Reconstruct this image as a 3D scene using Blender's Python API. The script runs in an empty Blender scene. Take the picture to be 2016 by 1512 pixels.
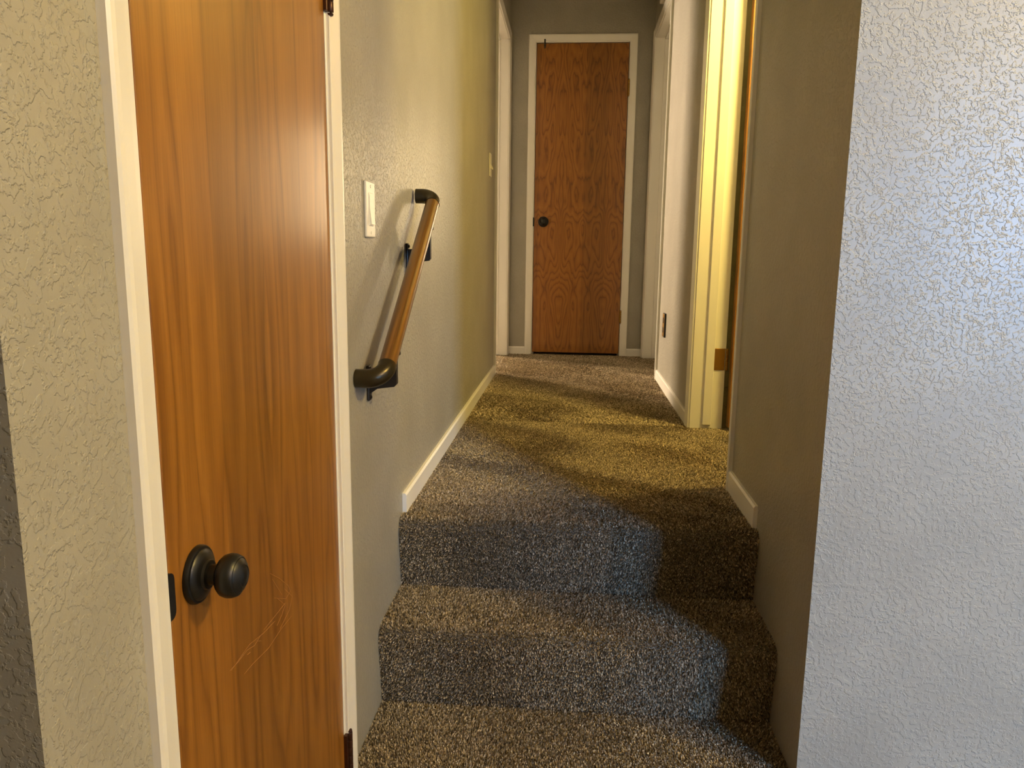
import bpy, bmesh, math, random
import numpy as np
from mathutils import Vector, Matrix

random.seed(4)
rng = np.random.default_rng(7)
scene = bpy.context.scene
C = scene.collection

# ------------------------------------------------------------------ camera
EYE = 1.30                     # lens height above the lower floor
F_PX, PITCH, YAW, ROLL = 1495.56, 9.8424, 4.3728, 0.7258
cam_data = bpy.data.cameras.new('camera')
cam_data.sensor_fit = 'HORIZONTAL'
cam_data.sensor_width = 36.0
cam_data.lens = F_PX / 2016.0 * 36.0
cam_data.clip_start = 0.02
cam = bpy.data.objects.new('camera', cam_data)
C.objects.link(cam)
_p, _y, _r = (math.radians(a) for a in (PITCH, YAW, ROLL))
_f = Vector((-math.sin(_y) * math.cos(_p), math.cos(_y) * math.cos(_p), -math.sin(_p)))
_rt = Vector((math.cos(_y), math.sin(_y), 0))
_up = _rt.cross(_f)
_r2 = _rt * math.cos(_r) + _up * math.sin(_r)
_u2 = _r2.cross(_f)
cam.matrix_world = Matrix(((_r2.x, _u2.x, -_f.x, 0), (_r2.y, _u2.y, -_f.y, 0),
                           (_r2.z, _u2.z, -_f.z, EYE), (0, 0, 0, 1)))
scene.camera = cam

# ------------------------------------------------------------------ world, light, exposure
world = bpy.data.worlds.new('world')
scene.world = world
world.use_nodes = True
world.node_tree.nodes['Background'].inputs[0].default_value = (0.55, 0.72, 1.0, 1)
world.node_tree.nodes['Background'].inputs[1].default_value = 0.25
scene.view_settings.view_transform = 'Standard'
scene.view_settings.look = 'None'
scene.view_settings.gamma = 1.0
scene.view_settings.use_curve_mapping = False
scene.view_settings.exposure = -0.2
scene.cycles.max_bounces = 6
scene.cycles.diffuse_bounces = 4
scene.cycles.glossy_bounces = 3
scene.cycles.use_light_tree = False
scene.cycles.caustics_reflective = False
scene.cycles.caustics_refractive = False


def area_light(name, loc, aim, w, h, energy, color):
    d = bpy.data.lights.new(name, 'AREA')
    d.shape = 'RECTANGLE'
    d.size, d.size_y, d.energy, d.color = w, h, energy, color
    o = bpy.data.objects.new(name, d)
    C.objects.link(o)
    o.location = loc
    o.rotation_euler = (Vector(aim) - Vector(loc)).to_track_quat('-Z', 'Z').to_euler()
    return o


# daylight entering by the three windows of the house (each sits just outside its pane)
area_light('daylight_living_room', (3.75, -3.72, 1.55), (3.75, 0, 1.55), 0.85, 1.25, 600, (0.24, 0.52, 1.0))
area_light('daylight_left_bedroom', (-3.32, 6.75, 2.45), (0, 6.05, 0.9), 0.95, 1.1, 800, (1.0, 0.76, 0.50))
area_light('daylight_right_bedroom', (1.75, 8.22, 2.0), (1.75, 0, 2.0), 0.9, 1.1, 130, (1.0, 0.76, 0.44))

# ------------------------------------------------------------------ dimensions
XL, XR = -0.4392, 0.4925       # faces of the two hall walls
FU = 0.60                      # upper floor
T2, T1 = 0.4088, 0.2079        # treads
YE = 5.2438                    # end wall
YC = 1.4655                    # corner of the right hall wall
YK = 0.552                     # corner of the left wall
WT = 0.13                      # wall thickness
CEIL = 3.04
ORIGIN = {}

# ------------------------------------------------------------------ material helpers


class NT:
    def __init__(self, name):
        self.m = bpy.data.materials.new(name)
        self.m.use_nodes = True
        self.t = self.m.node_tree
        self.b = self.t.nodes['Principled BSDF']

    def n(self, kind, **kw):
        nd = self.t.nodes.new(kind)
        for k, v in kw.items():
            if k.startswith('i_'):
                key = k[2:].replace('_', ' ')
                nd.inputs[key].default_value = v
            else:
                setattr(nd, k, v)
        return nd

    def l(self, a, b):
        self.t.links.new(a, b)

    def set(self, **kw):
        for k, v in kw.items():
            key = k.replace('_', ' ')
            self.b.inputs[key].default_value = v


def ramp(nt, stops, fac, interp='LINEAR'):
    r = nt.n('ShaderNodeValToRGB')
    r.color_ramp.interpolation = interp
    e = r.color_ramp.elements
    while len(e) < len(stops):
        e.new(0.5)
    for el, (p, c) in zip(e, stops):
        el.position = p
        el.color = (*c, 1) if len(c) == 3 else c
    nt.l(fac, r.inputs[0])
    return r


def coords(nt, scale=(1, 1, 1), rot=(0, 0, 0), kind='Object'):
    tc = nt.n('ShaderNodeTexCoord')
    mp = nt.n('ShaderNodeMapping')
    mp.inputs['Scale'].default_value = scale
    mp.inputs['Rotation'].default_value = rot
    nt.l(tc.outputs[kind], mp.inputs[0])
    return mp.outputs[0]


def mat_plain(name, color, rough=0.5, metal=0.0, coat=0.0, spec=0.5):
    nt = NT(name)
    nt.set(Base_Color=(*color, 1), Roughness=rough, Metallic=metal, Coat_Weight=coat)
    nt.b.inputs['Specular IOR Level'].default_value = spec
    # a trace of unevenness so that nothing is perfectly flat
    co = coords(nt)
    nz = nt.n('ShaderNodeTexNoise', i_Scale=60.0, i_Detail=3.0)
    nt.l(co, nz.inputs['Vector'])
    bp = nt.n('ShaderNodeBump', i_Strength=0.06, i_Distance=0.002)
    nt.l(nz.outputs[0], bp.inputs['Height'])
    nt.l(bp.outputs[0], nt.b.inputs['Normal'])
    return nt.m


def mat_wall():
    """painted plaster with a knock-down texture: flattened blobs with rims"""
    nt = NT('textured_wall_paint')
    co = coords(nt)
    warp = nt.n('ShaderNodeTexNoise', i_Scale=28.0, i_Detail=0.0)
    nt.l(co, warp.inputs['Vector'])
    mix = nt.n('ShaderNodeVectorMath', operation='MULTIPLY_ADD')
    mix.inputs[1].default_value = (0.008, 0.008, 0.008)
    nt.l(warp.outputs['Color'], mix.inputs[0])
    nt.l(co, mix.inputs[2])
    nz = nt.n('ShaderNodeTexNoise', i_Scale=96.0, i_Detail=3.2, i_Roughness=0.6)
    nt.l(mix.outputs[0], nz.inputs['Vector'])
    pl = nt.n('ShaderNodeMapRange', interpolation_type='SMOOTHSTEP')
    pl.inputs['From Min'].default_value = 0.475
    pl.inputs['From Max'].default_value = 0.56
    nt.l(nz.outputs[0], pl.inputs['Value'])
    fine = nt.n('ShaderNodeTexNoise', i_Scale=420.0, i_Detail=0.0)
    nt.l(co, fine.inputs['Vector'])
    patch = nt.n('ShaderNodeTexNoise', i_Scale=6.0, i_Detail=1.0)
    nt.l(co, patch.inputs['Vector'])
    pr = nt.n('ShaderNodeMapRange')
    pr.inputs['From Min'].default_value = 0.35
    pr.inputs['From Max'].default_value = 0.65
    pr.inputs['To Min'].default_value = 0.55
    nt.l(patch.outputs[0], pr.inputs['Value'])
    hm = nt.n('ShaderNodeMath', operation='MULTIPLY')
    nt.l(pl.outputs[0], hm.inputs[0])
    nt.l(pr.outputs[0], hm.inputs[1])
    ha = nt.n('ShaderNodeMath', operation='MULTIPLY_ADD')
    ha.inputs[1].default_value = 0.10
    nt.l(fine.outputs[0], ha.inputs[0])
    nt.l(hm.outputs[0], ha.inputs[2])
    bp = nt.n('ShaderNodeBump', i_Strength=0.68, i_Distance=0.0017)
    nt.l(ha.outputs[0], bp.inputs['Height'])
    nt.l(bp.outputs[0], nt.b.inputs['Normal'])
    cr = ramp(nt, [(0.3, (0.338, 0.322, 0.272)), (0.7, (0.392, 0.375, 0.320))], patch.outputs[0])
    nt.l(cr.outputs[0], nt.b.inputs['Base Color'])
    nt.set(Roughness=0.36)
    nt.b.inputs['Specular IOR Level'].default_value = 0.5
    return nt.m


def mat_wood(name, dark, mid, light, leaf, freq, scale_u, scale_v, rough=0.33, axis_u=0, mirror=True, seed=0.0, blend=0.5, pore=0.6):
    """veneer: contour lines of a stretched noise field, book-matched in leaves of width `leaf`"""
    nt = NT(name)
    tc = nt.n('ShaderNodeTexCoord')
    sep = nt.n('ShaderNodeSeparateXYZ')
    nt.l(tc.outputs['Object'], sep.inputs[0])
    u = sep.outputs[axis_u]
    v = sep.outputs[2]
    lf = nt.n('ShaderNodeMath', operation='PINGPONG')
    off = nt.n('ShaderNodeMath', operation='ADD')
    off.inputs[1].default_value = 3.0 * leaf + seed
    nt.l(u, off.inputs[0])
    nt.l(off.outputs[0], lf.inputs[0])
    lf.inputs[1].default_value = leaf if mirror else 50.0
    # leaf index gives each strip a tone of its own
    idx = nt.n('ShaderNodeMath', operation='DIVIDE')
    idx.inputs[1].default_value = leaf
    nt.l(off.outputs[0], idx.inputs[0])
    flo = nt.n('ShaderNodeMath', operation='FLOOR')
    nt.l(idx.outputs[0], flo.inputs[0])
    wn = nt.n('ShaderNodeTexWhiteNoise', noise_dimensions='1D')
    nt.l(flo.outputs[0], wn.inputs['W'])
    su = nt.n('ShaderNodeMath', operation='MULTIPLY')
    su.inputs[1].default_value = scale_u
    nt.l(lf.outputs[0], su.inputs[0])
    sv = nt.n('ShaderNodeMath', operation='MULTIPLY')
    sv.inputs[1].default_value = scale_v
    nt.l(v, sv.inputs[0])
    cb = nt.n('ShaderNodeCombineXYZ')
    nt.l(su.outputs[0], cb.inputs[0])
    nt.l(sv.outputs[0], cb.inputs[1])
    cb.inputs[2].default_value = seed * 7.3
    nz = nt.n('ShaderNodeTexNoise', i_Scale=1.0, i_Detail=2.5, i_Roughness=0.45)
    nt.l(cb.outputs[0], nz.inputs['Vector'])
    mul = nt.n('ShaderNodeMath', operation='MULTIPLY')
    mul.inputs[1].default_value = freq
    nt.l(nz.outputs[0], mul.inputs[0])
    fr = nt.n('ShaderNodeMath', operation='FRACT')
    nt.l(mul.outputs[0], fr.inputs[0])
    # fine pores, drawn out along the grain
    cp = nt.n('ShaderNodeCombineXYZ')
    pu = nt.n('ShaderNodeMath', operation='MULTIPLY')
    pu.inputs[1].default_value = 420.0
    nt.l(u, pu.inputs[0])
    pv = nt.n('ShaderNodeMath', operation='MULTIPLY')
    pv.inputs[1].default_value = 12.0
    nt.l(v, pv.inputs[0])
    nt.l(pu.outputs[0], cp.inputs[0])
    nt.l(pv.outputs[0], cp.inputs[1])
    pores = nt.n('ShaderNodeTexNoise', i_Scale=1.0, i_Detail=3.0)
    nt.l(cp.outputs[0], pores.inputs['Vector'])
    # streaks a few centimetres wide
    cs = nt.n('ShaderNodeCombineXYZ')
    s1 = nt.n('ShaderNodeMath', operation='MULTIPLY')
    s1.inputs[1].default_value = 34.0
    nt.l(lf.outputs[0], s1.inputs[0])
    s2 = nt.n('ShaderNodeMath', operation='MULTIPLY')
    s2.inputs[1].default_value = 1.3
    nt.l(v, s2.inputs[0])
    nt.l(s1.outputs[0], cs.inputs[0])
    nt.l(s2.outputs[0], cs.inputs[1])
    streak = nt.n('ShaderNodeTexNoise', i_Scale=1.0, i_Detail=3.0)
    nt.l(cs.outputs[0], streak.inputs['Vector'])
    ring = ramp(nt, [(0.0, dark), (0.16, mid), (0.60, light), (0.93, mid), (1.0, dark)], fr.outputs[0])
    tone = ramp(nt, [(0.30, dark), (0.50, mid), (0.72, light)], streak.outputs[0])
    mx = nt.n('ShaderNodeMixRGB', blend_type='MIX')
    mx.inputs[0].default_value = blend
    nt.l(ring.outputs[0], mx.inputs[1])
    nt.l(tone.outputs[0], mx.inputs[2])
    pr = ramp(nt, [(0.36, (0.66, 0.60, 0.52)), (0.52, (1.0, 1.0, 1.0)), (0.7, (1.12, 1.1, 1.05))], pores.outputs[0])
    m2 = nt.n('ShaderNodeMixRGB', blend_type='MULTIPLY')
    m2.inputs[0].default_value = pore
    nt.l(mx.outputs[0], m2.inputs[1])
    nt.l(pr.outputs[0], m2.inputs[2])
    tn = nt.n('ShaderNodeMapRange')
    tn.inputs['To Min'].default_value = 0.86
    tn.inputs['To Max'].default_value = 1.14
    nt.l(wn.outputs[0], tn.inputs['Value'])
    m3 = nt.n('ShaderNodeVectorMath', operation='SCALE')
    nt.l(m2.outputs[0], m3.inputs[0])
    nt.l(tn.outputs[0], m3.inputs['Scale'])
    nt.l(m3.outputs[0], nt.b.inputs['Base Color'])
    bp = nt.n('ShaderNodeBump', i_Strength=0.10, i_Distance=0.0008)
    nt.l(pores.outputs[0], bp.inputs['Height'])
    nt.l(bp.outputs[0], nt.b.inputs['Normal'])
    nt.set(Roughness=rough, Coat_Weight=0.35, Coat_Roughness=0.22)
    return nt.m


def mat_rail():
    """turned wood, grain running down the slope of the rail"""
    nt = NT('rail_wood')
    tc = nt.n('ShaderNodeTexCoord')
    m1 = nt.n('ShaderNodeMapping')
    m1.inputs['Rotation'].default_value = (-math.radians(34.3), 0, 0)
    m2 = nt.n('ShaderNodeMapping')
    m2.inputs['Scale'].default_value = (160, 3.0, 160)
    nt.l(tc.outputs['Object'], m1.inputs[0])
    nt.l(m1.outputs[0], m2.inputs[0])
    nz = nt.n('ShaderNodeTexNoise', i_Scale=1.0, i_Detail=3.0)
    nt.l(m2.outputs[0], nz.inputs['Vector'])
    cr = ramp(nt, [(0.3, (0.115, 0.047, 0.006)), (0.55, (0.175, 0.074, 0.010)), (0.75, (0.225, 0.098, 0.015))], nz.outputs[0])
    nt.l(cr.outputs[0], nt.b.inputs['Base Color'])
    nt.set(Roughness=0.30, Coat_Weight=0.4, Coat_Roughness=0.2)
    return nt.m


def mat_carpet_pile():
    nt = NT('carpet_yarn')
    at = nt.n('ShaderNodeAttribute', attribute_name='tint')
    cr = ramp(nt, [(0.0, (0.050, 0.041, 0.028)), (0.35, (0.265, 0.216, 0.146)),
                   (0.70, (0.550, 0.455, 0.322)), (1.0, (0.940, 0.810, 0.600))], at.outputs['Fac'])
    nt.l(cr.outputs[0], nt.b.inputs['Base Color'])
    nt.set(Roughness=0.9)
    nt.b.inputs['Specular IOR Level'].default_value = 0.1
    return nt.m


def mat_carpet_base():
    nt = NT('carpet_backing')
    co = coords(nt)
    nz = nt.n('ShaderNodeTexNoise', i_Scale=330.0, i_Detail=2.0)
    nt.l(co, nz.inputs['Vector'])
    cr = ramp(nt, [(0.35, (0.10, 0.086, 0.066)), (0.5, (0.22, 0.19, 0.145)), (0.68, (0.42, 0.365, 0.285))], nz.outputs[0])
    nt.l(cr.outputs[0], nt.b.inputs['Base Color'])
    bp = nt.n('ShaderNodeBump', i_Strength=0.8, i_Distance=0.004)
    nt.l(nz.outputs[0], bp.inputs['Height'])
    nt.l(bp.outputs[0], nt.b.inputs['Normal'])
    nt.set(Roughness=0.95)
    nt.b.inputs['Specular IOR Level'].default_value = 0.1
    return nt.m


def mat_lamp(name, color, strength):
    nt = NT(name)
    nt.set(Base_Color=(0.9, 0.88, 0.82, 1), Emission_Color=(*color, 1), Emission_Strength=strength)
    nt.m.cycles.emission_sampling = 'NONE'
    return nt.m


def mat_glass():
    nt = NT('window_glass')
    tr = nt.n('ShaderNodeBsdfTransparent')
    gl = nt.n('ShaderNodeBsdfGlossy', i_Roughness=0.02)
    mx = nt.n('ShaderNodeMixShader')
    mx.inputs[0].default_value = 0.06
    nt.l(tr.outputs[0], mx.inputs[1])
    nt.l(gl.outputs[0], mx.inputs[2])
    nt.l(mx.outputs[0], nt.t.nodes['Material Output'].inputs[0])
    return nt.m


M = {}
M['wall'] = mat_wall()
M['ceiling'] = mat_plain('ceiling_paint', (0.55, 0.54, 0.50), 0.8)
M['trim'] = mat_plain('white_trim_paint', (0.87, 0.855, 0.815), 0.30)
M['pile'] = mat_carpet_pile()
M['carpet'] = mat_carpet_base()
M['door'] = mat_wood('near_door_veneer', (0.150, 0.055, 0.006), (0.255, 0.102, 0.012), (0.345, 0.150, 0.022),
                     0.155, 15.0, 6.5, 0.62, axis_u=1, seed=0.31, blend=0.42, pore=0.34, rough=0.36)
M['far_door'] = mat_wood('far_door_veneer', (0.140, 0.046, 0.006), (0.270, 0.096, 0.011), (0.350, 0.138, 0.019),
                         0.150, 17.0, 8.0, 1.9, axis_u=0, seed=0.12, rough=0.4, blend=0.25, pore=0.35)
M['bath_door'] = mat_wood('open_door_veneer', (0.150, 0.055, 0.006), (0.255, 0.102, 0.012), (0.345, 0.150, 0.022),
                          0.155, 9.0, 9.0, 0.85, axis_u=1, seed=0.9)
M['rail'] = mat_rail()
M['bronze'] = mat_plain('dark_bronze', (0.006, 0.0055, 0.005), 0.36, 0.2, spec=0.6)
M['elbow'] = mat_plain('brown_bronze_elbow', (0.045, 0.034, 0.016), 0.28, 0.55)
M['hinge'] = mat_plain('brown_hinge', (0.055, 0.020, 0.010), 0.35, 0.5)
M['brass'] = mat_plain('aged_brass', (0.36, 0.20, 0.045), 0.38, 0.85)
M['plastic'] = mat_plain('ivory_plastic', (0.78, 0.74, 0.64), 0.28)
M['black'] = mat_plain('black_metal', (0.008, 0.007, 0.007), 0.45)
M['scratch'] = mat_plain('bare_scratched_wood', (0.52, 0.27, 0.10), 0.6)
M['glass'] = mat_glass()
M['steel'] = mat_plain('screw_steel', (0.5, 0.47, 0.40), 0.35, 0.9)

# ------------------------------------------------------------------ object helpers


def origin_of(o):
    return ORIGIN.get(o.name, Vector((0, 0, 0)))


def empty(name, loc, parent=None):
    o = bpy.data.objects.new(name, None)
    C.objects.link(o)
    o.empty_display_size = 0.05
    ORIGIN[o.name] = Vector(loc)
    if parent:
        o.parent = parent
        o.location = Vector(loc) - origin_of(parent)
    else:
        o.location = loc
    return o


def tag(o, label=None, category=None, group=None, kind=None):
    if label:
        o['label'] = label
    if category:
        o['category'] = category
    if group:
        o['group'] = group
    if kind:
        o['kind'] = kind
    return o


def build(name, bm, mat, parent=None, smooth=False, center=True):
    """link one bmesh, given in world coordinates, as ONE object with its origin at its base"""
    bmesh.ops.recalc_face_normals(bm, faces=bm.faces)
    me = bpy.data.meshes.new(name)
    bm.to_mesh(me)
    bm.free()
    me.materials.append(mat)
    if smooth:
        me.polygons.foreach_set('use_smooth', [True] * len(me.polygons))
        if hasattr(me, 'set_sharp_from_angle'):
            me.set_sharp_from_angle(angle=math.radians(35))
    n = len(me.vertices)
    co = np.empty(n * 3)
    me.vertices.foreach_get('co', co)
    co = co.reshape(-1, 3)
    lo, hi = co.min(0), co.max(0)
    org = np.array([(lo[0] + hi[0]) / 2, (lo[1] + hi[1]) / 2, lo[2]]) if center else np.zeros(3)
    me.vertices.foreach_set('co', (co - org).ravel())
    me.update()
    o = bpy.data.objects.new(name, me)
    C.objects.link(o)
    ORIGIN[o.name] = Vector(org)
    if parent:
        o.parent = parent
        o.location = Vector(org) - origin_of(parent)
    else:
        o.location = org
    return o


def box(bm, x0, x1, y0, y1, z0, z1, bev=0.0, seg=2):
    g = bmesh.ops.create_cube(bm, size=1.0)
    vs = g['verts']
    for v in vs:
        v.co = Vector(((x0 + x1) / 2 + v.co.x * (x1 - x0), (y0 + y1) / 2 + v.co.y * (y1 - y0),
                       (z0 + z1) / 2 + v.co.z * (z1 - z0)))
    if bev:
        es = list({e for v in vs for e in v.link_edges})
        bmesh.ops.bevel(bm, geom=es, offset=bev, segments=seg, profile=0.5, affect='EDGES')
    return bm


def boxes(*bs, bev=0.0):
    bm = bmesh.new()
    for b in bs:
        box(bm, *b, bev=bev)
    return bm


def lathe(bm, prof, org, axis, seg=40):
    """revolve (radius, height) pairs about `axis` at `org`; closed at both ends"""
    a = Vector(axis).normalized()
    t = a.orthogonal().normalized()
    b = a.cross(t)
    rings = []
    for r, h in prof:
        if r < 1e-6:
            rings.append([bm.verts.new(Vector(org) + a * h)])
        else:
            rings.append([bm.verts.new(Vector(org) + a * h + (t * math.cos(k) + b * math.sin(k)) * r)
                          for k in (2 * math.pi * i / seg for i in range(seg))])
    for q, w in zip(rings, rings[1:]):
        for i in range(seg):
            j = (i + 1) % seg
            if len(q) == 1 and len(w) == 1:
                continue
            if len(q) == 1:
                bm.faces.new((q[0], w[i], w[j]))
            elif len(w) == 1:
                bm.faces.new((q[i], q[j], w[0]))
            else:
                bm.faces.new((q[i], q[j], w[j], w[i]))
    for end in (rings[0], rings[-1]):
        if len(end) > 2:
            bm.faces.new(end)
    return bm


def tube(bm, pts, rad, seg=28):
    pts = [Vector(p) for p in pts]
    rads = rad if isinstance(rad, (list, tuple)) else [rad] * len(pts)
    tan = []
    for i in range(len(pts)):
        a = pts[max(i - 1, 0)]
        c = pts[min(i + 1, len(pts) - 1)]
        tan.append((c - a).normalized())
    nrm = tan[0].orthogonal().normalized()
    rings = []
    for p, t, r in zip(pts, tan, rads):
        nrm = (nrm - t * nrm.dot(t)).normalized()
        b = t.cross(nrm)
        rings.append([bm.verts.new(p + (nrm * math.cos(k) + b * math.sin(k)) * r)
                      for k in (2 * math.pi * i / seg for i in range(seg))])
    for q, w in zip(rings, rings[1:]):
        for i in range(seg):
            j = (i + 1) % seg
            bm.faces.new((q[i], q[j], w[j], w[i]))
    bm.faces.new(rings[0])
    bm.faces.new(rings[-1])
    return bm


def prism(bm, poly, d):
    """extrude a 3-D polygon by vector d"""
    a = [bm.verts.new(Vector(p)) for p in poly]
    b = [bm.verts.new(Vector(p) + Vector(d)) for p in poly]
    n = len(poly)
    bm.faces.new(a)
    bm.faces.new(list(reversed(b)))
    for i in range(n):
        j = (i + 1) % n
        bm.faces.new((a[i], b[i], b[j], a[j]))
    return bm


class Plane:
    """a wall face: u runs along the wall, w stands out of it"""
    def __init__(self, org, u, w):
        self.o, self.u, self.w = Vector(org), Vector(u), Vector(w)

    def __call__(self, u, w, z):
        p = self.o + self.u * u + self.w * w
        return Vector((p.x, p.y, z))

    def box(self, bm, u0, u1, w0, w1, z0, z1, bev=0.0, seg=2):
        a, b = self(u0, w0, z0), self(u1, w1, z1)
        return box(bm, min(a.x, b.x), max(a.x, b.x), min(a.y, b.y), max(a.y, b.y), z0, z1, bev, seg)


LEFT = Plane((XL, 0, 0), (0, 1, 0), (1, 0, 0))
RIGHT = Plane((XR, 0, 0), (0, 1, 0), (-1, 0, 0))
END = Plane((0, YE, 0), (1, 0, 0), (0, -1, 0))


def structure(o, label=None):
    o['kind'] = 'structure'
    if label:
        o['label'] = label
    return o


# ------------------------------------------------------------------ openings (clear widths along each wall)
HEAD = FU + 2.045
OP_CLOSET = (0.758, 1.377, 0.0, 2.045)
OP_BATH = (2.288, 3.075, FU, HEAD)
OP_LEFT = (4.363, 5.150, FU, HEAD)
OP_RIGHT = (4.332, 5.155, FU, HEAD)
OP_END = (-0.268, 0.335, FU, HEAD)
JT = 0.018


def wall_mesh(y0, y1, x0, x1, z0, z1, ops, along='y'):
    bm = bmesh.new()

    def put(a, b, c, d):
        if along == 'y':
            box(bm, x0, x1, a, b, c, d)
        else:
            box(bm, a, b, y0, y1, c, d)
    lo, hi = (y0, y1) if along == 'y' else (x0, x1)
    cur = lo
    for a, b, c, d in sorted(ops):
        put(cur, a - JT, z0, z1)
        put(a - JT, b + JT, d + JT, z1)
        if c > z0:
            put(a - JT, b + JT, z0, c)
        cur = b + JT
    put(cur, hi, z0, z1)
    return bm


structure(build('wall_left', wall_mesh(YK, YE + WT, XL - WT, XL, 0, CEIL, [OP_CLOSET, OP_LEFT]), M['wall'], center=False),
          'beige textured wall along the left side of the hall')
structure(build('wall_right', wall_mesh(YC, YE + WT, XR, XR + WT, 0, CEIL, [OP_BATH, OP_RIGHT]), M['wall'], center=False),
          'shaded textured wall along the right side of the hall')
structure(build('wall_end', wall_mesh(YE, YE + WT, XL, XR, FU, CEIL, [OP_END], along='x'), M['wall'], center=False),
          'short textured wall at the far end of the hall')
structure(build('wall_front_right', boxes((XR + WT, 5.2, YC, YC + WT, 0, CEIL)), M['wall'], center=False),
          'textured wall in cool daylight at the right edge, facing the camera')
structure(build('wall_front_left', boxes((-2.9, XL - WT, YK, YK + WT, 0, CEIL)), M['wall'], center=False),
          'grey textured wall at the far left edge, facing the camera')

# the room the camera stands in
LB = -3.6
structure(build('wall_living_left', boxes((-3.03, -2.9, LB - WT, YK + WT, 0, CEIL)), M['wall'], center=False))
structure(build('wall_living_right', boxes((5.2, 5.33, LB - WT, YC + WT, 0, CEIL)), M['wall'], center=False))
bm = boxes((-3.03, 3.3, LB - WT, LB, 0, CEIL), (4.2, 5.33, LB - WT, LB, 0, CEIL),
           (3.3, 4.2, LB - WT, LB, 0, 0.9), (3.3, 4.2, LB - WT, LB, 2.2, CEIL))
structure(build('wall_living_back', bm, M['wall'], center=False))
structure(build('wall_daylight_blocker', boxes((-0.6, 2.14, -1.62, -1.50, 0, CEIL)), M['wall'], center=False))  # unseen wall added to keep window daylight off the left walls
structure(build('ceiling', boxes((-3.4, 5.4, LB - WT, 8.4, CEIL, CEIL + 0.1)), M['ceiling'], center=False))
structure(build('floor_lower', boxes((-3.03, 5.33, LB - WT, 1.445, -0.1, 0.0)), M['carpet'], center=False))
# side rooms
structure(build('floor_left_bedroom', boxes((-3.4, XL - WT, 3.4, 8.0, FU - 0.1, FU - 0.002)), M['carpet'], center=False))
structure(build('wall_left_bedroom', boxes((-3.3, XL - WT, 3.4, 3.5, FU, CEIL), (-3.3, XL - WT, 7.8, 7.9, FU, CEIL),
          (XL - WT, XL, YE + WT, 7.9, FU, CEIL),
          (-3.3, -3.2, 3.4, 6.25, FU, CEIL), (-3.3, -3.2, 7.25, 7.9, FU, CEIL),
          (-3.3, -3.2, 6.25, 7.25, FU, FU + 1.25), (-3.3, -3.2, 6.25, 7.25, FU + 2.38, CEIL)), M['wall'], center=False))
structure(build('floor_bathroom', boxes((XR + WT, 3.2, YC + WT, 4.2, FU - 0.1, FU - 0.002)), M['carpet'], center=False))
structure(build('wall_bathroom', boxes((3.1, 3.2, YC + WT, 4.2, FU, CEIL), (XR + WT, 3.2, 4.1, 4.2, FU, CEIL)), M['wall'], center=False))
structure(build('floor_right_bedroom', boxes((XR + WT, 3.2, 4.2, 8.2, FU - 0.1, FU - 0.002)), M['carpet'], center=False))
structure(build('wall_right_bedroom', boxes((3.1, 3.2, 4.2, 8.2, FU, CEIL), (XR, XR + WT, YE + WT, 8.2, FU, CEIL),
          (XR, 1.25, 8.1, 8.2, FU, CEIL), (2.25, 3.2, 8.1, 8.2, FU, CEIL),
          (1.25, 2.25, 8.1, 8.2, FU, FU + 0.8), (1.25, 2.25, 8.1, 8.2, FU + 2.0, CEIL)), M['wall'], center=False))
structure(build('wall_closet_back', boxes((XL - WT - 0.7, XL - WT - 0.6, YK + WT, 2.2, 0, CEIL),
          (XL - WT - 0.6, XL - WT, 2.1, 2.2, 0, CEIL)), M['wall'], center=False))
structure(build('wall_end_closet', boxes((XL, XR, YE + WT + 0.5, YE + WT + 0.6, FU - 0.1, CEIL)), M['wall'], center=False))
structure(build('floor_end_closet', boxes((XL, XR, YE + WT, YE + WT + 0.5, FU - 0.08, FU)), M['carpet'], center=False))


def window(n, plane, u0, u1, z0, z1):
    w = empty('window_%d' % n, plane((u0 + u1) / 2, -0.05, z0))
    structure(w)
    fr = 0.05
    build('frame_side', plane.box(bmesh.new(), u0, u0 + fr, -0.09, 0.0, z0, z1, 0.004), M['trim'], w)
    build('frame_side', plane.box(bmesh.new(), u1 - fr, u1, -0.09, 0.0, z0, z1, 0.004), M['trim'], w)
    build('frame_sill', plane.box(bmesh.new(), u0 + fr, u1 - fr, -0.09, 0.02, z0, z0 + fr, 0.004), M['trim'], w)
    build('frame_head', plane.box(bmesh.new(), u0 + fr, u1 - fr, -0.09, 0.0, z1 - fr, z1, 0.004), M['trim'], w)
    build('mullion', plane.box(bmesh.new(), (u0 + u1) / 2 - 0.015, (u0 + u1) / 2 + 0.015, -0.07, -0.02, z0 + fr, z1 - fr, 0.003), M['trim'], w)
    um = (u0 + u1) / 2
    build('pane', plane.box(bmesh.new(), u0 + fr, um - 0.015, -0.05, -0.045, z0 + fr, z1 - fr), M['glass'], w)
    build('pane', plane.box(bmesh.new(), um + 0.015, u1 - fr, -0.05, -0.045, z0 + fr, z1 - fr), M['glass'], w)


window(1, Plane((0, LB, 0), (1, 0, 0), (0, 1, 0)), 3.3, 4.2, 0.9, 2.2)
window(2, Plane((-3.2, 0, 0), (0, 1, 0), (1, 0, 0)), 6.25, 7.25, FU + 1.25, FU + 2.38)
window(3, Plane((0, 8.1, 0), (1, 0, 0), (0, -1, 0)), 1.25, 2.25, FU + 0.8, FU + 2.0)

# ------------------------------------------------------------------ carpeted steps and floor


def step_profile(yr, zb, zt, yn, yend):
    """riser foot -> riser -> rolled nosing -> tread, as (y, z) points"""
    # the riser leans out slightly to a rolled nosing
    r = 0.020
    pts = [(yr, zb), (yr * 0.5 + yn * 0.5, (zb + zt - r) / 2), (yn + 0.001, zt - r - 0.02)]
    for k in range(9):
        a = math.pi - k / 8 * math.pi / 2
        pts.append((yn + r + r * math.cos(a), zt - r + r * math.sin(a)))
    pts.append((yend, zt))
    return pts


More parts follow.
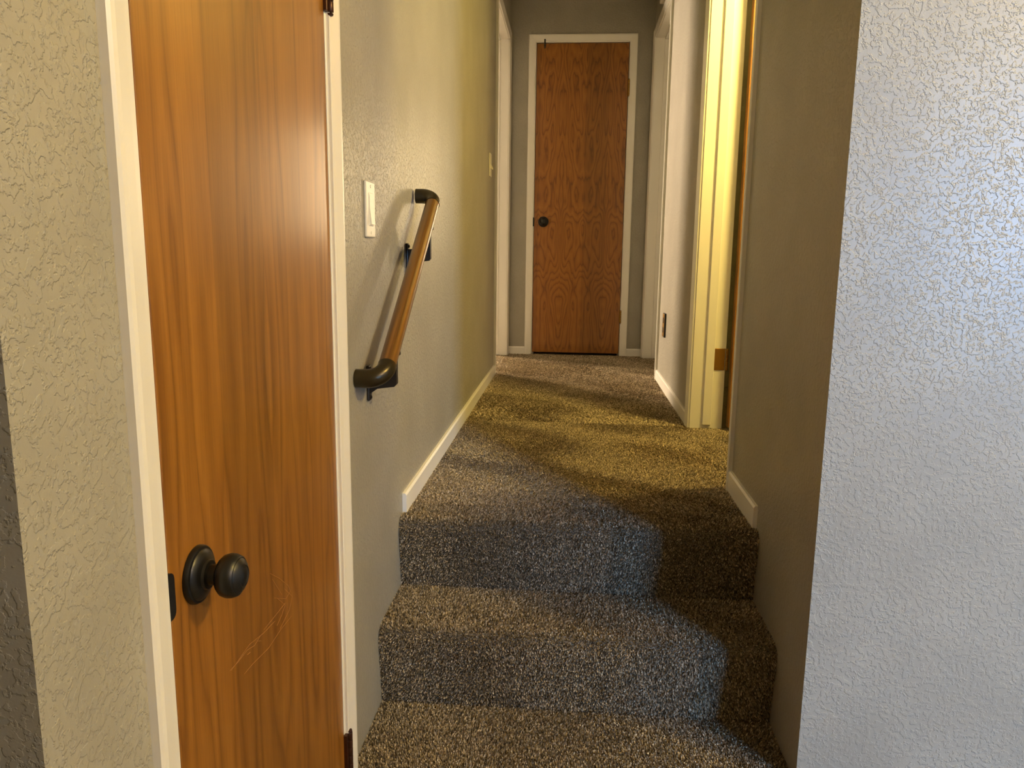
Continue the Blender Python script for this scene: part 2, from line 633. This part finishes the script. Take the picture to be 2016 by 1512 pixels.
STEPS = [(1.445, 0.0, T1, 1.422, 1.681), (1.681, T1, T2, 1.657, 1.905), (1.905, T2, FU, 1.884, 2.02)]


def make_pile(name, prof, x0, x1, spacing, parent, height=0.0066, width=0.0030, skip0=0.0, brighten=0.0):
    """short bent yarn tufts standing on the surface swept by the profile"""
    p = np.array(prof)
    seg = np.linalg.norm(np.diff(p, axis=0), axis=1)
    cum = np.concatenate([[0], np.cumsum(seg)])
    L = cum[-1]
    ns, nx = int(L / spacing), int((x1 - x0) / spacing)
    s, x = np.meshgrid((np.arange(ns) + 0.5) * L / ns, (np.arange(nx) + 0.5) * (x1 - x0) / nx + x0, indexing='ij')
    s = (s + rng.uniform(-.48, .48, s.shape) * spacing).ravel()
    s = skip0 + s.clip(0.0005, L - 0.0005) * (1 - 2 * skip0 / L)
    x = (x + rng.uniform(-.48, .48, x.shape) * spacing).ravel().clip(x0 + 0.001, x1 - 0.001)
    i = np.searchsorted(cum, s, side='right') - 1
    i = i.clip(0, len(seg) - 1)
    t = ((s - cum[i]) / seg[i])[:, None]
    yz = p[i] * (1 - t) + p[i + 1] * t
    tg = (p[i + 1] - p[i]) / seg[i][:, None]
    N = len(s)
    base = np.column_stack([x, yz])
    nor = np.column_stack([np.zeros(N), -tg[:, 1], tg[:, 0]])
    tan = np.column_stack([np.zeros(N), tg])
    ax = np.tile([1.0, 0, 0], (N, 1))
    # the nap leans this way and that in broad patches
    q = s + yz[:, 0] * 0.7
    ph = (1.9 * np.sin(5.1 * x + 2.3 * q + 0.6) + 1.3 * np.sin(3.3 * q - 4.2 * x + 1.1) + 0.8 * np.sin(11 * x + 9 * q))
    lean = 0.34 + 0.5 * brighten + 0.16 * np.sin(4.0 * q + 3.0 * x)
    lean = lean[:, None]
    az = ph + rng.normal(0, 0.75, N)
    ld = ax * np.cos(az)[:, None] + tan * np.sin(az)[:, None]
    h = height * rng.uniform(0.75, 1.2, N)[:, None]
    tip = base + nor * h * np.sqrt(np.clip(1 - (lean * 0.8) ** 2, 0.1, 1)) + ld * h * lean * rng.uniform(.3, 1.5, N)[:, None]
    a2 = rng.uniform(0, math.pi, N)
    wd = (ax * np.cos(a2)[:, None] + tan * np.sin(a2)[:, None]) * width * rng.uniform(.7, 1.3, N)[:, None]
    v = np.stack([base - wd * 0.5, base + wd * 0.5, tip + wd * 0.42, tip - wd * 0.42], axis=1).reshape(-1, 3)
    pl = np.array(origin_of(parent))
    me = bpy.data.meshes.new(name)
    me.vertices.add(4 * N)
    me.vertices.foreach_set('co', (v - pl).ravel())
    me.loops.add(4 * N)
    me.loops.foreach_set('vertex_index', np.arange(4 * N, dtype=np.int32))
    me.polygons.add(N)
    me.polygons.foreach_set('loop_start', np.arange(0, 4 * N, 4, dtype=np.int32))
    me.polygons.foreach_set('loop_total', np.full(N, 4, dtype=np.int32))
    me.update(calc_edges=True)
    at = me.attributes.new('tint', 'FLOAT', 'POINT')
    tone = rng.beta(1.6 + brighten, 1.9 - brighten * 0.4, N)   # hall yarn made paler to carry its brighter light, also cleaner than the treads
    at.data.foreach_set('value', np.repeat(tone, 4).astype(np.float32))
    me.materials.append(M['pile'])
    o = bpy.data.objects.new(name, me)
    C.objects.link(o)
    o.parent = parent
    o['kind'] = 'stuff'
    return o


stairs = structure(empty('staircase', ((XL + XR) / 2, 1.445, 0.0)), 'three carpeted steps rising from the lower floor to the hall')
for k, (yr, zb, zt, yn, yend) in enumerate(STEPS):
    prof = step_profile(yr, zb, zt, yn, yend)
    poly = [Vector((XL + 0.0005, y, z)) for y, z in prof] + [Vector((XL + 0.0005, yend, 0.0 if k == 0 else zb - 0.02)),
                                                             Vector((XL + 0.0005, yr, 0.0 if k == 0 else zb - 0.02))]
    s = build('step', prism(bmesh.new(), poly, (XR - XL - 0.001, 0, 0)), M['carpet'], stairs)
    x0 = XL if k else XL + 0.013
    make_pile('carpet_pile', prof, XL + 0.001, XR - 0.001, 0.0028, s, height=0.0060, width=0.0027, skip0=0.005)

floor = structure(build('floor', boxes((XL, XR, 2.02, YE + WT, FU - 0.08, FU)), M['carpet'], center=False),
                  'brown carpeted floor of the hall above the steps')
make_pile('carpet_pile', [(2.02, FU), (3.1, FU)], XL + 0.001, XR - 0.001, 0.0032, floor, height=0.0048, width=0.0031, brighten=0.5)
make_pile('carpet_pile', [(3.1, FU), (YE - 0.001, FU)], XL + 0.001, XR - 0.001, 0.0046, floor, height=0.0055, width=0.0047, brighten=0.5)
# carpet runs on through the open doorways
thr = structure(build('floor_doorways', boxes((XL - WT - 0.25, XL, OP_LEFT[0], OP_LEFT[1], FU - 0.05, FU),
                      (XR, XR + WT + 0.3, OP_BATH[0], OP_BATH[1], FU - 0.05, FU),
                      (XR, XR + WT + 0.3, OP_RIGHT[0], OP_RIGHT[1], FU - 0.05, FU)), M['carpet'], center=False))
make_pile('carpet_pile', [(OP_LEFT[0], FU), (OP_LEFT[1], FU)], XL - WT - 0.2, XL, 0.0046, thr, height=0.0055, width=0.0047, brighten=0.5)
make_pile('carpet_pile', [(OP_BATH[0], FU), (OP_BATH[1], FU)], XR, XR + WT + 0.2, 0.0032, thr, height=0.0048, width=0.0031, brighten=0.5)
make_pile('carpet_pile', [(OP_RIGHT[0], FU), (OP_RIGHT[1], FU)], XR, XR + WT + 0.2, 0.0046, thr, height=0.0055, width=0.0047, brighten=0.5)

# ------------------------------------------------------------------ door trims: tapered casings, jambs, stops
CW = 0.0445


def casing_profile(t):
    return [(0.0, 0.0), (0.0, t * 0.45), (0.002, t * 0.55), (0.012, t * 0.66), (CW - 0.010, t),
            (CW - 0.003, t), (CW, t - 0.003), (CW, 0.0)]


def trim(n, plane, op, label, t=0.014, stop_w=None, stop_gap=0.0, both_sides=True, legs_to=None, depth=WT):
    u0, u1, zb, zt = op
    root = structure(empty('trim_%d' % n, plane((u0 + u1) / 2, 0, zb)), label)
    rv = 0.005
    prof = casing_profile(t)
    a, b, top = u0 - rv, u1 + rv, zt + rv

    def strip(name, f):
        bm = bmesh.new()
        lo = [bm.verts.new(f(s, w, 0)) for s, w in prof]
        hi = [bm.verts.new(f(s, w, 1)) for s, w in prof]
        k = len(prof)
        bm.faces.new(lo)
        bm.faces.new(list(reversed(hi)))
        for i in range(k):
            j = (i + 1) % k
            bm.faces.new((lo[i], lo[j], hi[j], hi[i]))
        return build(name, bm, M['trim'], root)

    def faces(w_of):
        strip('casing', lambda s, w, e: plane(a - s, w_of(w), zb if e == 0 else top + s))
        strip('casing', lambda s, w, e: plane(b + s, w_of(w), zb if e == 0 else top + s))
        strip('head_casing', lambda s, w, e: plane(a - s if e == 0 else b + s, w_of(w), top + s))
    faces(lambda w: w)
    if both_sides:
        faces(lambda w: -depth - w)
    build('jamb', plane.box(bmesh.new(), u0 - JT, u0, -depth, 0.0, zb, zt + JT, 0.0012, 1), M['trim'], root)
    build('jamb', plane.box(bmesh.new(), u1, u1 + JT, -depth, 0.0, zb, zt + JT, 0.0012, 1), M['trim'], root)
    build('head_jamb', plane.box(bmesh.new(), u0, u1, -depth, 0.0, zt, zt + JT, 0.0012, 1), M['trim'], root)
    if stop_w:
        s0, s1 = stop_w
        st = 0.011
        build('door_stop', plane.box(bmesh.new(), u0, u0 + st, s0, s1, zb + stop_gap, zt, 0.002), M['trim'], root)
        build('door_stop', plane.box(bmesh.new(), u1 - st, u1, s0, s1, zb + stop_gap, zt, 0.002), M['trim'], root)
        build('head_stop', plane.box(bmesh.new(), u0 + st, u1 - st, s0, s1, zt - st, zt, 0.002), M['trim'], root)
    return root


trim(1, LEFT, OP_CLOSET, 'cream trim around the near wooden door on the left', t=0.0125, stop_w=(-0.075, -0.038), both_sides=False)
trim(2, RIGHT, OP_BATH, 'trim around the right doorway lit yellow from inside', t=0.0145, stop_w=(-0.084, -0.050), stop_gap=0.018, both_sides=False)
trim(3, LEFT, OP_LEFT, 'white trim around the daylit doorway at the far left of the hall', t=0.0145, stop_w=(-0.092, -0.055), stop_gap=0.006)
trim(4, RIGHT, OP_RIGHT, 'white trim around the shaded doorway at the far right of the hall', t=0.0145, stop_w=(-0.092, -0.055), stop_gap=0.006)
trim(5, END, OP_END, 'white trim around the wooden door at the far end', t=0.0135, stop_w=(-0.075, -0.038), both_sides=False)


def baseboard(side, plane, u0, u1, label, h=0.058, t=0.011, kind_end=0):
    bm = bmesh.new()
    prof = [(0, 0), (t, 0), (t, h - 0.006), (t - 0.004, h), (0, h)]
    poly = [plane(u0, w, FU + z) for w, z in prof]
    d = plane(u1, 0, 0) - plane(u0, 0, 0)
    prism(bm, poly, d)
    o = build('baseboard_' + side, bm, M['trim'])
    return structure(o, label)


cas = CW + 0.005
baseboard('left', LEFT, 1.932, OP_LEFT[0] - cas, 'cream baseboard along the left wall, ending at the top step')
baseboard('right_near', RIGHT, 1.916, OP_BATH[0] - cas, 'short baseboard on the right wall beside the top step', h=0.064)
baseboard('right_far', RIGHT, OP_BATH[1] + cas, OP_RIGHT[0] - cas, 'white baseboard between the two right-hand doorways')
baseboard('end_left', END, XL, OP_END[0] - cas, 'short baseboard left of the far door', h=0.055)
baseboard('end_right', END, OP_END[1] + cas, XR, 'short baseboard right of the far door', h=0.055)

# ------------------------------------------------------------------ doors


def knob(parent, org, axis, scale=1.0):
    """round passage knob on a stepped rosette"""
    S = scale
    k = build('door_knob', lathe(bmesh.new(), [(0.0125 * S, 0.010 * S), (0.0125 * S, 0.026 * S), (0.0150 * S, 0.0275 * S),
              (0.0205 * S, 0.030 * S), (0.0248 * S, 0.0345 * S), (0.0266 * S, 0.0405 * S), (0.0262 * S, 0.0460 * S), (0.0238 * S, 0.0520 * S),
              (0.0222 * S, 0.0532 * S), (0.0212 * S, 0.0532 * S), (0.0185 * S, 0.0560 * S), (0.0130 * S, 0.0588 * S), (0.0118 * S, 0.0582 * S),
              (0.0100 * S, 0.0592 * S), (0.0040 * S, 0.0604 * S), (0, 0.0606 * S)], org, axis), M['bronze'], parent, smooth=True)
    build('rosette', lathe(bmesh.new(), [(0.0352 * S, 0.0), (0.0352 * S, 0.0035 * S), (0.0338 * S, 0.0062 * S), (0.0318 * S, 0.0070 * S),
              (0.0308 * S, 0.0070 * S), (0.0292 * S, 0.0092 * S), (0.0215 * S, 0.0120 * S), (0.0180 * S, 0.0135 * S), (0.0170 * S, 0.0165 * S), (0.0125 * S, 0.0172 * S)],
              org, axis), M['bronze'], k, smooth=True)
    return k


def hinge(parent, plane, u, w, z0, z1, leaf_to, mat, r=0.0062):
    """knuckle barrel in five rolls with ball tips, and the leaf edge beside it"""
    h = build('hinge', plane.box(bmesh.new(), min(u, leaf_to), max(u, leaf_to), -0.004, min(w, 0.0062), z0, z1, 0.0006, 1), mat, parent)
    bm = bmesh.new()
    n = 5
    step = (z1 - z0) / n
    for i in range(n):
        a, b = z0 + i * step + 0.0004, z0 + (i + 1) * step - 0.0004
        c = plane(u, w, 0)
        lathe(bm, [(r * 0.93, a), (r, a + 0.0008), (r, b - 0.0008), (r * 0.93, b)], (c.x, c.y, 0), (0, 0, 1), 20)
    build('knuckle', bm, mat, h, smooth=True)
    bm = bmesh.new()
    c = plane(u, w, 0)
    lathe(bm, [(r * 0.6, z0 - 0.001), (r * 0.95, z0 - 0.002), (r * 0.8, z0 - 0.005), (0, z0 - 0.0065)], (c.x, c.y, 0), (0, 0, 1), 20)
    lathe(bm, [(r * 0.6, z1 + 0.001), (r * 0.95, z1 + 0.002), (r * 0.8, z1 + 0.005), (0, z1 + 0.0065)], (c.x, c.y, 0), (0, 0, 1), 20)
    build('pin_tip', bm, mat, h, smooth=True)
    return h


# near door on the left
d1 = structure(empty('door_1', (XL, 1.07, 0.012)), 'orange-brown wooden flush door close to the camera on the left')
build('door_panel', LEFT.box(bmesh.new(), 0.7655, 1.3735, -0.036, -0.0005, 0.012, 2.04, 0.0015), M['door'], d1)
knob(d1, (XL, 0.827, EYE - 0.385), (1, 0, 0))
bm = bmesh.new()
# strike lip: rounded black plate peeping out between casing and door
poly = []
hh, ww, cr = 0.0275, 0.0105, 0.009
for sx, sz, a0 in ((1, 1, 0), (-1, 1, 90), (-1, -1, 180), (1, -1, 270)):
    for k in range(5):
        a = math.radians(a0 + k * 22.5)
        poly.append((0.7620 + sx * (ww - cr) + cr * math.cos(a), EYE - 0.3845 + sz * (hh - cr) + cr * math.sin(a)))
prism(bm, [Vector((XL - 0.002, u, z)) for u, z in poly], (0.0042, 0, 0))
build('strike_plate', bm, M['black'], d1)
hinge(d1, LEFT, 1.3865, 0.0068, EYE + 0.4075, EYE + 0.4975, 1.3700, M['hinge'])
hinge(d1, LEFT, 1.3880, 0.0068, EYE - 1.0640, EYE - 0.9760, 1.3715, M['hinge'])
# scratches: hair-thin scored lines in an arc below and right of the knob
bm = bmesh.new()


def scratch(pts, wd):
    pts = [Vector((XL - 0.0001, u, z)) for u, z in pts]
    for p, q in zip(pts, pts[1:]):
        t = (q - p).normalized()
        s = Vector((0, -t.z, t.y)) * wd
        vs = [bm.verts.new(c) for c in (p - s, q - s, q + s, p + s)]
        up = [bm.verts.new(c.co + Vector((0.00025, 0, 0))) for c in vs]
        bm.faces.new(up)
        for i in range(4):
            j = (i + 1) % 4
            bm.faces.new((vs[i], vs[j], up[j], up[i]))


def on_left(u, v):
    w = _f + _r2 * ((u - 1008) / F_PX) + _u2 * ((756 - v) / F_PX)
    k = XL / w.x
    return (w.y * k, EYE + w.z * k)


SCR = [[(453, 1322), (470, 1303), (488, 1280), (500, 1270), (512, 1252)], [(455, 1321), (492, 1270), (520, 1245), (540, 1222)],
       [(480, 1328), (497, 1308), (528, 1275), (552, 1240), (574, 1212)], [(532, 1130), (550, 1140), (566, 1152), (572, 1165)],
       [(545, 1178), (560, 1190), (555, 1210), (545, 1232)], [(572, 1165), (562, 1180), (541, 1177)], [(520, 1240), (548, 1205), (560, 1188)],
       [(560, 1160), (575, 1175), (570, 1200), (552, 1238)], [(486, 1290), (494, 1285)], [(505, 1262), (515, 1262)], [(537, 1140), (556, 1170)]]
for sc_ in SCR:
    scratch([on_left(u + random.uniform(-1.5, 1.5), v + random.uniform(-1.5, 1.5)) for u, v in sc_], 0.00022)
build('scratch_marks', bm, M['scratch'], d1)

# far door at the end of the hall
d2 = structure(empty('door_2', (0.033, YE, FU + 0.016)), 'brown wooden flush door with swirling grain at the far end')
build('door_panel', END.box(bmesh.new(), -0.2650, 0.3315, -0.036, -0.001, FU + 0.019, HEAD - 0.004, 0.0015), M['far_door'], d2)
knob(d2, (-0.2030, YE, EYE + 0.205), (0, -1, 0), 1.0)
build('strike_plate', END.box(bmesh.new(), -0.2745, -0.2640, -0.002, 0.0035, EYE + 0.175, EYE + 0.233, 0.0015), M['black'], d2)
hinge(d2, END, 0.3360, 0.0065, EYE + 1.015, EYE + 1.112, 0.3290, M['brass'])
hinge(d2, END, 0.3360, 0.0065, EYE - 0.468, EYE - 0.386, 0.3290, M['brass'])
hk = bmesh.new()
tube(hk, [(-0.2140, YE - 0.008, EYE + 1.362), (-0.2140, YE - 0.011, EYE + 1.345), (-0.2135, YE - 0.010, EYE + 1.325),
          (-0.2132, YE - 0.014, EYE + 1.312), (-0.2132, YE - 0.021, EYE + 1.308)], 0.0045, 10)
lathe(hk, [(0.0, 0), (0.005, 0.001), (0.0052, 0.004), (0.0, 0.006)], (-0.2140, YE - 0.013, EYE + 1.360), (0, 1, 0), 14)
box(hk, -0.219, -0.208, YE - 0.0055, YE + 0.0005, EYE + 1.318, EYE + 1.332)
o = build('latch_hook', hk, M['black'], smooth=True)
tag(o, 'small black hook latch at the top left of the far door', 'hook')

# door standing open inside the lit right-hand doorway, hinged on its far jamb
PIV = Vector((XR + WT + 0.0115, OP_BATH[1] - 0.004, FU + 0.018))
d3 = structure(empty('door_3', PIV), 'brown wooden door standing open inside the yellow-lit doorway')
build('door_panel', boxes((XR + WT - 0.036, XR + WT, OP_BATH[0] + 0.004, OP_BATH[1] - 0.006, FU + 0.018, HEAD - 0.004), bev=0.0015), M['bath_door'], d3)
kb = knob(d3, (XR + WT, OP_BATH[0] + 0.066, FU + 0.93), (1, 0, 0))
kb2 = knob(d3, (XR + WT - 0.036, OP_BATH[0] + 0.066, FU + 0.93), (-1, 0, 0))
d3.rotation_euler = (0, 0, math.radians(91))
# its hinges stay on the jamb: leaf let into the jamb face, knuckle towards the room
JY = OP_BATH[1]
for zc in (EYE - 0.413, EYE + 1.05):
    bm = box(bmesh.new(), XR + 0.083, XR + WT - 0.004, JY - 0.0022, JY + 0.002, zc - 0.044, zc + 0.044, 0.0006, 1)
    h = build('hinge', bm, M['brass'], bpy.data.objects['trim_2'])
    bm = bmesh.new()
    for i in range(5):
        a, b = zc - 0.044 + i * 0.0176 + 0.0004, zc - 0.044 + (i + 1) * 0.0176 - 0.0004
        lathe(bm, [(0.0058, a), (0.0062, a + 0.0008), (0.0062, b - 0.0008), (0.0058, b)], (XR + WT + 0.004, JY - 0.003, 0), (0, 0, 1), 18)
    build('knuckle', bm, M['brass'], h, smooth=True)
    for dx, dz in ((0.012, 0.03), (0.030, 0.0), (0.012, -0.03)):
        build('screw', lathe(bmesh.new(), [(0.0036, 0.0), (0.0034, 0.0012), (0, 0.0016)], (XR + 0.083 + dx, JY - 0.0022, zc + dz), (0, -1, 0), 12),
              M['brass'], h, smooth=True)

# ------------------------------------------------------------------ handrail on the left wall
XRAIL = XL + 0.058
P_TOP = Vector((XRAIL, 2.085, EYE + 0.128))
P_BOT = Vector((XRAIL, 1.545, EYE - 0.240))
rail_dir = (P_TOP - P_BOT).normalized()
hr = empty('handrail', (XL, 1.8, EYE - 0.30))
tag(hr, 'sloping brown wooden handrail with dark bronze elbows on the left wall', 'handrail')
RR = 0.0185
build('rail', tube(bmesh.new(), [P_BOT + (P_TOP - P_BOT) * t for t in (0, 0.25, 0.5, 0.75, 1)], RR, 36), M['rail'], hr, smooth=True)


def elbow(p, dirv, gap):
    """bend from the rail's slope round to the wall"""
    R = 0.036
    w = Vector((-1, 0, 0))
    out = []
    for k in range(15):
        a = k / 14 * math.pi / 2
        out.append(p + dirv * (R * math.sin(a)) + w * (R * (1 - math.cos(a))))
    end = out[-1]
    last = Vector((XL + gap, end.y, end.z))
    out.append(end * 0.5 + last * 0.5)
    out.append(last)
    return [p - dirv * 0.006] + out


for p, dv, gap in ((P_TOP, rail_dir, 0.007), (P_BOT, -rail_dir, 0.001)):
    pts = elbow(p, dv, gap)
    build('elbow', tube(bmesh.new(), pts, RR + 0.0012, 36), M['elbow'], hr, smooth=True)

for yb, zb in ((2.014, EYE - 0.018), (1.605, EYE - 0.284)):
    rb = P_BOT + (P_TOP - P_BOT) * ((yb - P_BOT.y) / (P_TOP.y - P_BOT.y))
    br = build('bracket', LEFT.box(bmesh.new(), yb - 0.010, yb + 0.010, 0.0, 0.007, zb - 0.040, zb + 0.038, 0.003), M['black'], hr)
    bm = bmesh.new()
    # arm: cast web from the wall plate out and up to the rail
    zt_ = rb.z - RR * 1.10
    poly = [(0.004, zb + 0.022), (0.028, zb + 0.024), (0.042, zt_), (0.066, zt_), (0.066, zb - 0.001),
            (0.061, zb - 0.007), (0.024, zb - 0.012), (0.004, zb - 0.026)]
    prism(bm, [Vector((XL + w, yb - 0.008, z)) for w, z in poly], (0, 0.016, 0))
    build('arm', bm, M['black'], br)
    bm = bmesh.new()
    bm.free()
    for dz in (-0.032, 0.030):
        build('screw', lathe(bmesh.new(), [(0.0045, 0.006), (0.0042, 0.0085), (0.002, 0.010), (0, 0.0102)], (XL, yb, zb + dz), (1, 0, 0), 14),
              M['black'], br, smooth=True)
    bm = bmesh.new()
    box(bm, rb.x - 0.014, rb.x + 0.014, yb - 0.014, yb + 0.014, zt_ - 0.004, zt_ + 0.004, 0.002)
    build('saddle', bm, M['black'], br)

# ------------------------------------------------------------------ switches and outlet
sw = empty('light_switch', (XL, 1.640, EYE + 0.028))
tag(sw, 'ivory rocker light switch on the left wall beside the handrail', 'light switch')
build('cover_plate', LEFT.box(bmesh.new(), 1.604, 1.675, 0, 0.0058, EYE + 0.0275, EYE + 0.1445, 0.0022), M['plastic'], sw)
rk = bmesh.new()
zc = EYE + 0.086
LEFT.box(rk, 1.6215, 1.6575, 0.004, 0.0068, zc - 0.0345, zc + 0.0345, 0.001)
build('switch_frame', rk, M['plastic'], sw)
rk = bmesh.new()
prism(rk, [LEFT(1.6245, 0.005, zc - 0.031), LEFT(1.6245, 0.0115, zc - 0.031), LEFT(1.6245, 0.0078, zc + 0.002), LEFT(1.6245, 0.0072, zc + 0.031), LEFT(1.6245, 0.005, zc + 0.031)], (0, 0.030, 0))
build('rocker', rk, M['plastic'], sw)
for dz in (-0.0484, 0.0484):
    build('screw', lathe(bmesh.new(), [(0.0034, 0.0055), (0.0032, 0.0066), (0, 0.0070)], (XL, 1.6395, zc + dz), (1, 0, 0), 14), M['plastic'], sw, smooth=True)

sw = empty('light_switch', (XL, 4.06, EYE + 0.388))
tag(sw, 'narrow ivory toggle switch at the far end of the left wall by the white doorway', 'light switch')
build('cover_plate', LEFT.box(bmesh.new(), 4.005, 4.080, 0, 0.0062, EYE + 0.384, EYE + 0.500, 0.002), M['plastic'], sw)
tg = bmesh.new()
prism(tg, [LEFT(4.037, 0.004, EYE + 0.452), LEFT(4.037, 0.0175, EYE + 0.428), LEFT(4.037, 0.0175, EYE + 0.418), LEFT(4.037, 0.004, EYE + 0.430)], (0, 0.011, 0))
build('toggle', tg, M['plastic'], sw)
for dz in (-0.03, 0.03):
    build('screw', lathe(bmesh.new(), [(0.0034, 0.006), (0.0030, 0.0072), (0, 0.0075)], (XL, 4.0425, EYE + 0.442 + dz), (1, 0, 0), 12), M['plastic'], sw, smooth=True)

ot = empty('wall_outlet', (XR, 4.02, EYE - 0.43))
tag(ot, 'brass and black outlet plate low on the right wall', 'outlet')
build('cover_plate', RIGHT.box(bmesh.new(), 3.985, 4.060, 0, 0.0085, EYE - 0.428, EYE - 0.304, 0.001), M['black'], ot)
build('face_plate', RIGHT.box(bmesh.new(), 3.989, 4.056, 0.008, 0.0105, EYE - 0.424, EYE - 0.308, 0.0008), M['brass'], ot)
for dz in (-0.025, 0.025):
    bm = bmesh.new()
    RIGHT.box(bm, 4.008, 4.038, 0.0095, 0.0118, EYE - 0.366 + dz - 0.014, EYE - 0.366 + dz + 0.014, 0.002)
    build('socket', bm, M['black'], ot)

al = empty('door_chime', (XR, 4.66, EYE + 1.418))
tag(al, 'small white box on the wall above the far right doorway, at the top edge', 'chime')
build('cover', RIGHT.box(bmesh.new(), 4.600, 4.740, 0, 0.030, EYE + 1.418, EYE + 1.540, 0.006), M['plastic'], al)
build('grille', RIGHT.box(bmesh.new(), 4.625, 4.715, 0.030, 0.033, EYE + 1.45, EYE + 1.515, 0.001), M['trim'], al)

# ------------------------------------------------------------------ lamps of the place and one added fill (outside the frame)


def ceiling_lamp(loc, energy, color, label, radius=0.11, drop=0.0):
    root = empty('ceiling_lamp', loc)
    tag(root, label, 'lamp')
    x, y, z = loc
    build('canopy', lathe(bmesh.new(), [(0.15, 0.0), (0.15, -0.02), (0.13, -0.03)], (x, y, z), (0, 0, 1), 36), M['trim'], root, smooth=True)
    if drop:
        build('rod', lathe(bmesh.new(), [(0.006, -0.02), (0.006, -0.04 - drop)], (x, y, z), (0, 0, 1), 12), M['trim'], root, smooth=True)
    g = lathe(bmesh.new(), [(0.03, -0.028), (0.14, -0.03), (0.135, -0.05), (0.11, -0.08), (0.06, -0.105), (0, -0.112)], (x, y, z - drop), (0, 0, 1), 36)
    build('shade', g, mat_lamp('lamp_glass', color, 3.0), root, smooth=True)
    d = bpy.data.lights.new('lamp_light', 'POINT')
    d.energy, d.color, d.shadow_soft_size = energy, color, radius
    o = bpy.data.objects.new('lamp_light', d)
    C.objects.link(o)
    o.parent = root
    o.location = (0, 0, -0.25 - drop)
    return root


ceiling_lamp((1.03, 2.50, CEIL), 128, (1.0, 0.71, 0.18), 'warm ceiling lamp in the room behind the yellow-lit doorway', drop=0.35)
ceiling_lamp((1.96, 0.60, CEIL), 185, (1.0, 0.70, 0.20), 'warm ceiling lamp of the lower room, beyond the frame')
ceiling_lamp((2.90, -1.20, CEIL), 165, (1.0, 0.73, 0.50), 'added warm fill lamp behind the camera, brightening the wall at the left edge')  # added fill: lifts and warms the wall at the left edge
